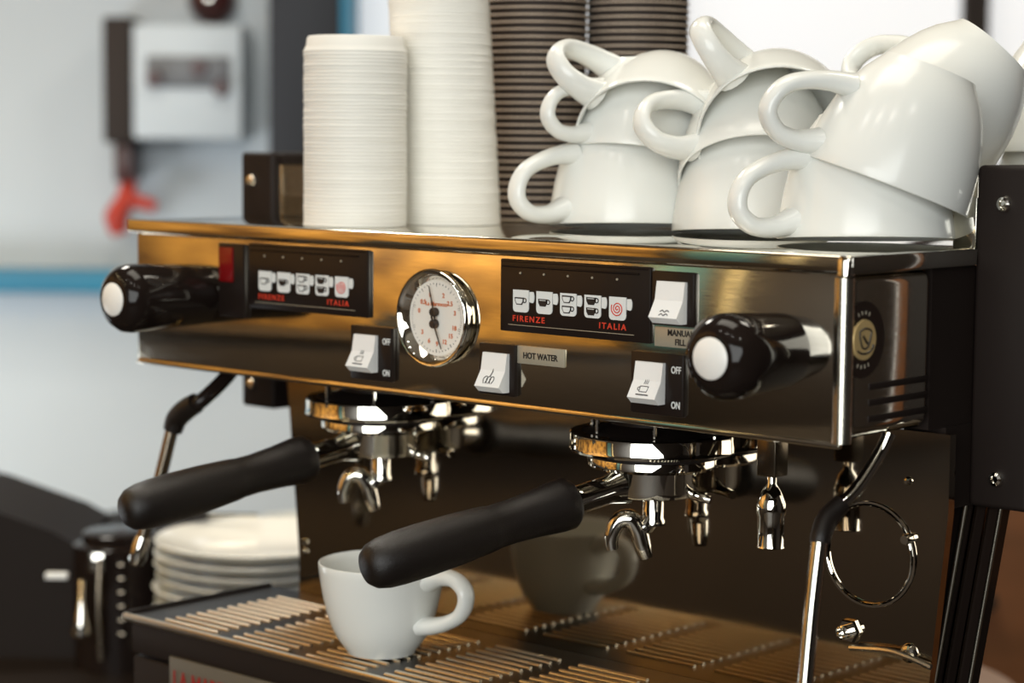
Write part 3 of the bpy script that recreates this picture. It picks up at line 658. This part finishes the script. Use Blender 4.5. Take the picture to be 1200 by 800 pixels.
CUPS = [
 ('white cup upside down at the bottom left of the pile, handle pointing left', 1, (-0.309, 0.1651, 0.0042), (-0.05, 0.054, 0.997), (-0.303, -0.952, 0.036)),
 ('white cup upside down in the bottom row, half hidden between its neighbours', 1, (-0.2059, 0.1839, 0.0029), (-0.05, 0.054, 0.997), (-0.417, 0.906, -0.07)),
 ('white cup upside down at the bottom right of the pile, nearest the black screw plate', 1, (-0.0646, 0.1158, 0.0049), (-0.05, 0.054, 0.997), (-0.44, -0.898, 0.027)),
 ('white cup standing on the bottom left cup, handle before the brown paper cups', 1, (-0.2997, 0.1667, 0.0555), (-0.038, 0.21, 0.977), (-0.312, -0.931, 0.188)),
 ('white cup tipped back in the middle of the pile, large loop handle pointing left', 1, (-0.196, 0.1774, 0.0403), (-0.352, 0.445, 0.823), (-0.46, -0.848, 0.261)),
 ('white cup tilted to the right, nested over the bottom right cup', 1, (-0.0528, 0.1175, 0.04), (0.261, 0.236, 0.936), (-0.499, -0.797, 0.34)),
 ('white cup tipped back at the top left of the pile, handle level with its base', 1, (-0.2734, 0.1509, 0.0634), (-0.381, 0.735, 0.56), (-0.461, -0.676, 0.574)),
 ('white cup tipped back at the top middle of the pile, handle sticking up', 1, (-0.173, 0.1681, 0.0687), (-0.55, 0.709, 0.442), (-0.251, -0.645, 0.722)),
 ('large white cup lying tilted at the top right of the pile', 1, (-0.0891, 0.2109, 0.0724), (0.502, 0.432, 0.749), (-0.864, 0.268, 0.425)),
 ('white cup stacked on another at the right edge behind the pile, mostly hidden', 1, (-0.055, 0.365, 0.0620), (-0.02, 0.01, 1.0), (-0.185, 0.966, 0.0)),
 ('white cup at the bottom of the hidden stack behind the black screw plate', 1, (-0.055, 0.367, 0.0006), (0.0, 0.0, 1.0), (-0.185, 0.966, 0.0)),
 ('white cup at the back left of the pile, seen through the handles', 1, (-0.4963, 0.4044, 0.0213), (-0.004, -0.008, 1.0), (-0.49, -0.872, -0.009)),
]
protos = {}
for lab, big, rim, ax, hd in CUPS:
    if big not in protos: c = protos[big] = make_cup('cup', *(LARGE if big else SMALL), lab, reach=1.0 if big else 1.06)
    else: c = copy_tree(protos[big])
    c['label'] = lab; c['group'] = PILE
    SC = 0.86 if 'before the brown paper' in lab else 1.0
    place(c, rim, ax, hd, (LARGE if big else SMALL)[1]*SC)
    if SC != 1.0: c.matrix_world = c.matrix_world @ Matrix.Diagonal((SC, SC, SC, 1))
tc = make_cup('cup', 0.0470, 0.0680, 'white cup standing upright on the drip tray under the right portafilter handle', (-0.403, 0.002, TZ))
tc.rotation_euler = (0, 0, math.radians(8))
bcup = make_cup('cup', 0.0430, 0.0620, 'small white cup on the counter behind the plates', room(-0.272, 2.66, CZ))

# ------------------------------------------------------------------ saucers
SX, SY = room(-0.2456, 2.10).xy
sp0 = None
NP = 12
ORD = ['white plate on top of the plate stack left of the machine', 'white plate second from the top of the plate stack', 'white plate third from the top of the plate stack', 'white plate fourth from the top of the plate stack', 'white plate fifth from the top of the plate stack']
for i in range(NP):
    if sp0 is None:
        m = MB()
        m.lathe([(0, 0.0030), (0.0600, 0.0030), (0.0640, 0.0045), (0.0800, 0.0090), (0.1000, 0.0150), (0.1050, 0.0172), (0.1058, 0.0164), (0.1045, 0.0150), (0.0960, 0.0112), (0.0790, 0.0052), (0.0650, 0.0010), (0.0640, 0.0), (0.0, 0.0)], seg=64)
        o = sp0 = m.build('plate', 'plate', ang=60)
    else:
        o = sp0.copy(); COL.objects.link(o)
    k = NP-1-i
    tag(o, ORD[k] if k < 5 else 'white plate low in the plate stack, hidden behind the drip tray', 'plate', 'stacked plates')
    o.location = (SX+random.uniform(-0.002, 0.002), SY+random.uniform(-0.002, 0.002), CZ+0.0001+0.0116*i)
th = empty('dark_handled_tool', room(-0.31, 2.18, -0.322), 'black handled tool lying across the back of the plate stack', 'tool')
MB().tube([room(-0.360, 2.150, -0.318), room(-0.335, 2.165, -0.317), room(-0.310, 2.175, -0.318)], [0.0045, 0.006, 0.004], 12).build('grip', 'rubber', th, th.location)
MB().tube([room(-0.312, 2.175, -0.318), room(-0.26, 2.185, -0.320)], 0.002, 8, smooth=1).build('shaft', 'chrome', th, th.location)

# ------------------------------------------------------------------ lids and paper cups
lid0 = None
def lid_stack(x, y, n, lean, lab, group, top_lab):
    global lid0
    for i in range(n):
        if lid0 is None:
            m = MB()
            m.lathe([(0.0385, 0.0), (0.0397, 0.0001), (0.0402, 0.0008), (0.0402, 0.0018), (0.0396, 0.0026), (0.0380, 0.0060), (0.0372, 0.0120), (0.0362, 0.0132), (0.0345, 0.0130), (0.0335, 0.0105), (0.0, 0.0103)], seg=40)
            o = lid0 = m.build('plastic_lid', 'lid', ang=45)
        else:
            o = lid0.copy(); COL.objects.link(o)
        tag(o, top_lab if i == n-1 else lab, 'lid', group)
        o.location = (x+lean[0]*i+random.uniform(-0.0003, 0.0003), y+lean[1]*i+random.uniform(-0.0003, 0.0003), 0.0002+0.0027*i)
lid_stack(-0.497, 0.064, 50, (0, 0), 'white plastic lid in the shorter left stack of lids', 'lids in the left stack', 'white plastic lid on top of the shorter left stack')
lid_stack(-0.475, 0.148, 66, (-0.00012, -0.00011), 'white plastic lid in the taller right stack of lids', 'lids in the right stack', 'white plastic lid on top of the taller right stack')
pc0 = None
def cup_stack(x, y, n, lab, group):
    global pc0
    for i in range(n):
        if pc0 is None:
            r = empty('paper_cup', (0, 0, 0), lab, 'paper cup')
            MB().lathe([(0, 0.001), (0.0285, 0.0), (0.0300, 0.010), (0.0425, 0.0945), (0.0415, 0.0945), (0.0290, 0.004), (0, 0.003)], seg=36).build('cup_wall', 'kraft', r)
            MB().lathe([(0.0418, 0.0942), (0.0434, 0.0943), (0.0440, 0.0949), (0.0434, 0.0956), (0.0418, 0.0956)], seg=36, closed=True).build('cup_rim', 'paper_rim', r)
            o = pc0 = r
        else: o = copy_tree(pc0)
        tag(o, lab, 'paper cup', group)
        o.rotation_euler = (PI, 0, 0)
        o.location = (x, y, 0.0966+0.0060*i)
cup_stack(-0.490, 0.265, 38, 'brown paper cup upside down in the left paper cup stack', 'paper cups in the left stack')
cup_stack(-0.439, 0.337, 38, 'brown paper cup upside down in the right paper cup stack', 'paper cups in the right stack')

# ------------------------------------------------------------------ grinder with doser at the far left
gr = empty('coffee_grinder', room(-0.47, 2.2, CZ), 'dark coffee grinder with drum doser at the lower left edge', 'grinder')
G0 = gr.location
m = MB()
m.prism([(-0.80, CZ), (-0.445, CZ), (-0.445, -0.352), (-0.470, -0.338), (-0.555, -0.308), (-0.80, -0.255)], 2.18, 2.36, f=lambda x, y, z: tuple(RROT @ Vector((x, y, z))))
m.build('grinder_body', 'dark_work', gr, G0)
dc = room(-0.398, 2.16)
dr = MB().lathe([(0.0, CZ), (0.046, CZ), (0.046, -0.345), (0.040, -0.342), (0.0, -0.342)], (dc.x, dc.y, 0), seg=36).build('doser_drum', 'black_gloss', gr, G0)
MB().lathe([(0.0, -0.332), (0.034, -0.332), (0.037, -0.334), (0.037, -0.341), (0.034, -0.3425)], (dc.x, dc.y, 0), seg=32).build('doser_lid', 'black_gloss', gr, G0)
MB().box(-0.462, -0.440, 2.105, 2.115, -0.372, -0.366, bev=0.001, mtx=RROT).build('latch_plate', 'white_plastic', gr, G0)
MB().box(-0.418, -0.402, 2.105, 2.112, -0.365, -0.345, bev=0.002, mtx=RROT).build('lid_clip', 'chrome', gr, G0)
MB().tube([room(-0.424, 2.10, -0.372), room(-0.423, 2.09, -0.392)], 0.003, 10, smooth=1).build('lever_rod', 'chrome', gr, G0)
MB().lathe([(0.0030, 0.0), (0.0055, -0.012), (0.0105, -0.030), (0.0095, -0.034), (0, -0.035)], room(-0.423, 2.09, -0.390), seg=18).build('lever_knob', 'chrome', gr, G0)
MB().tube([room(-0.407, 2.105, -0.350), room(-0.408, 2.10, -0.40), room(-0.406, 2.10, -0.452)], 0.0030, 10).build('guide_rod', 'tray_steel', gr, G0)
for k in range(6):
    MB().box(-0.390, -0.383, 2.104, 2.116, -0.355-0.014*k-0.004, -0.355-0.014*k, bev=0.001, mtx=RROT).build('drum_tooth', 'tray_steel', gr, G0)
MB().box(-0.352, -0.340, 2.105, 2.16, -0.47, -0.345, bev=0.002, mtx=RROT).build('fork_guard', 'black_paint', gr, G0)
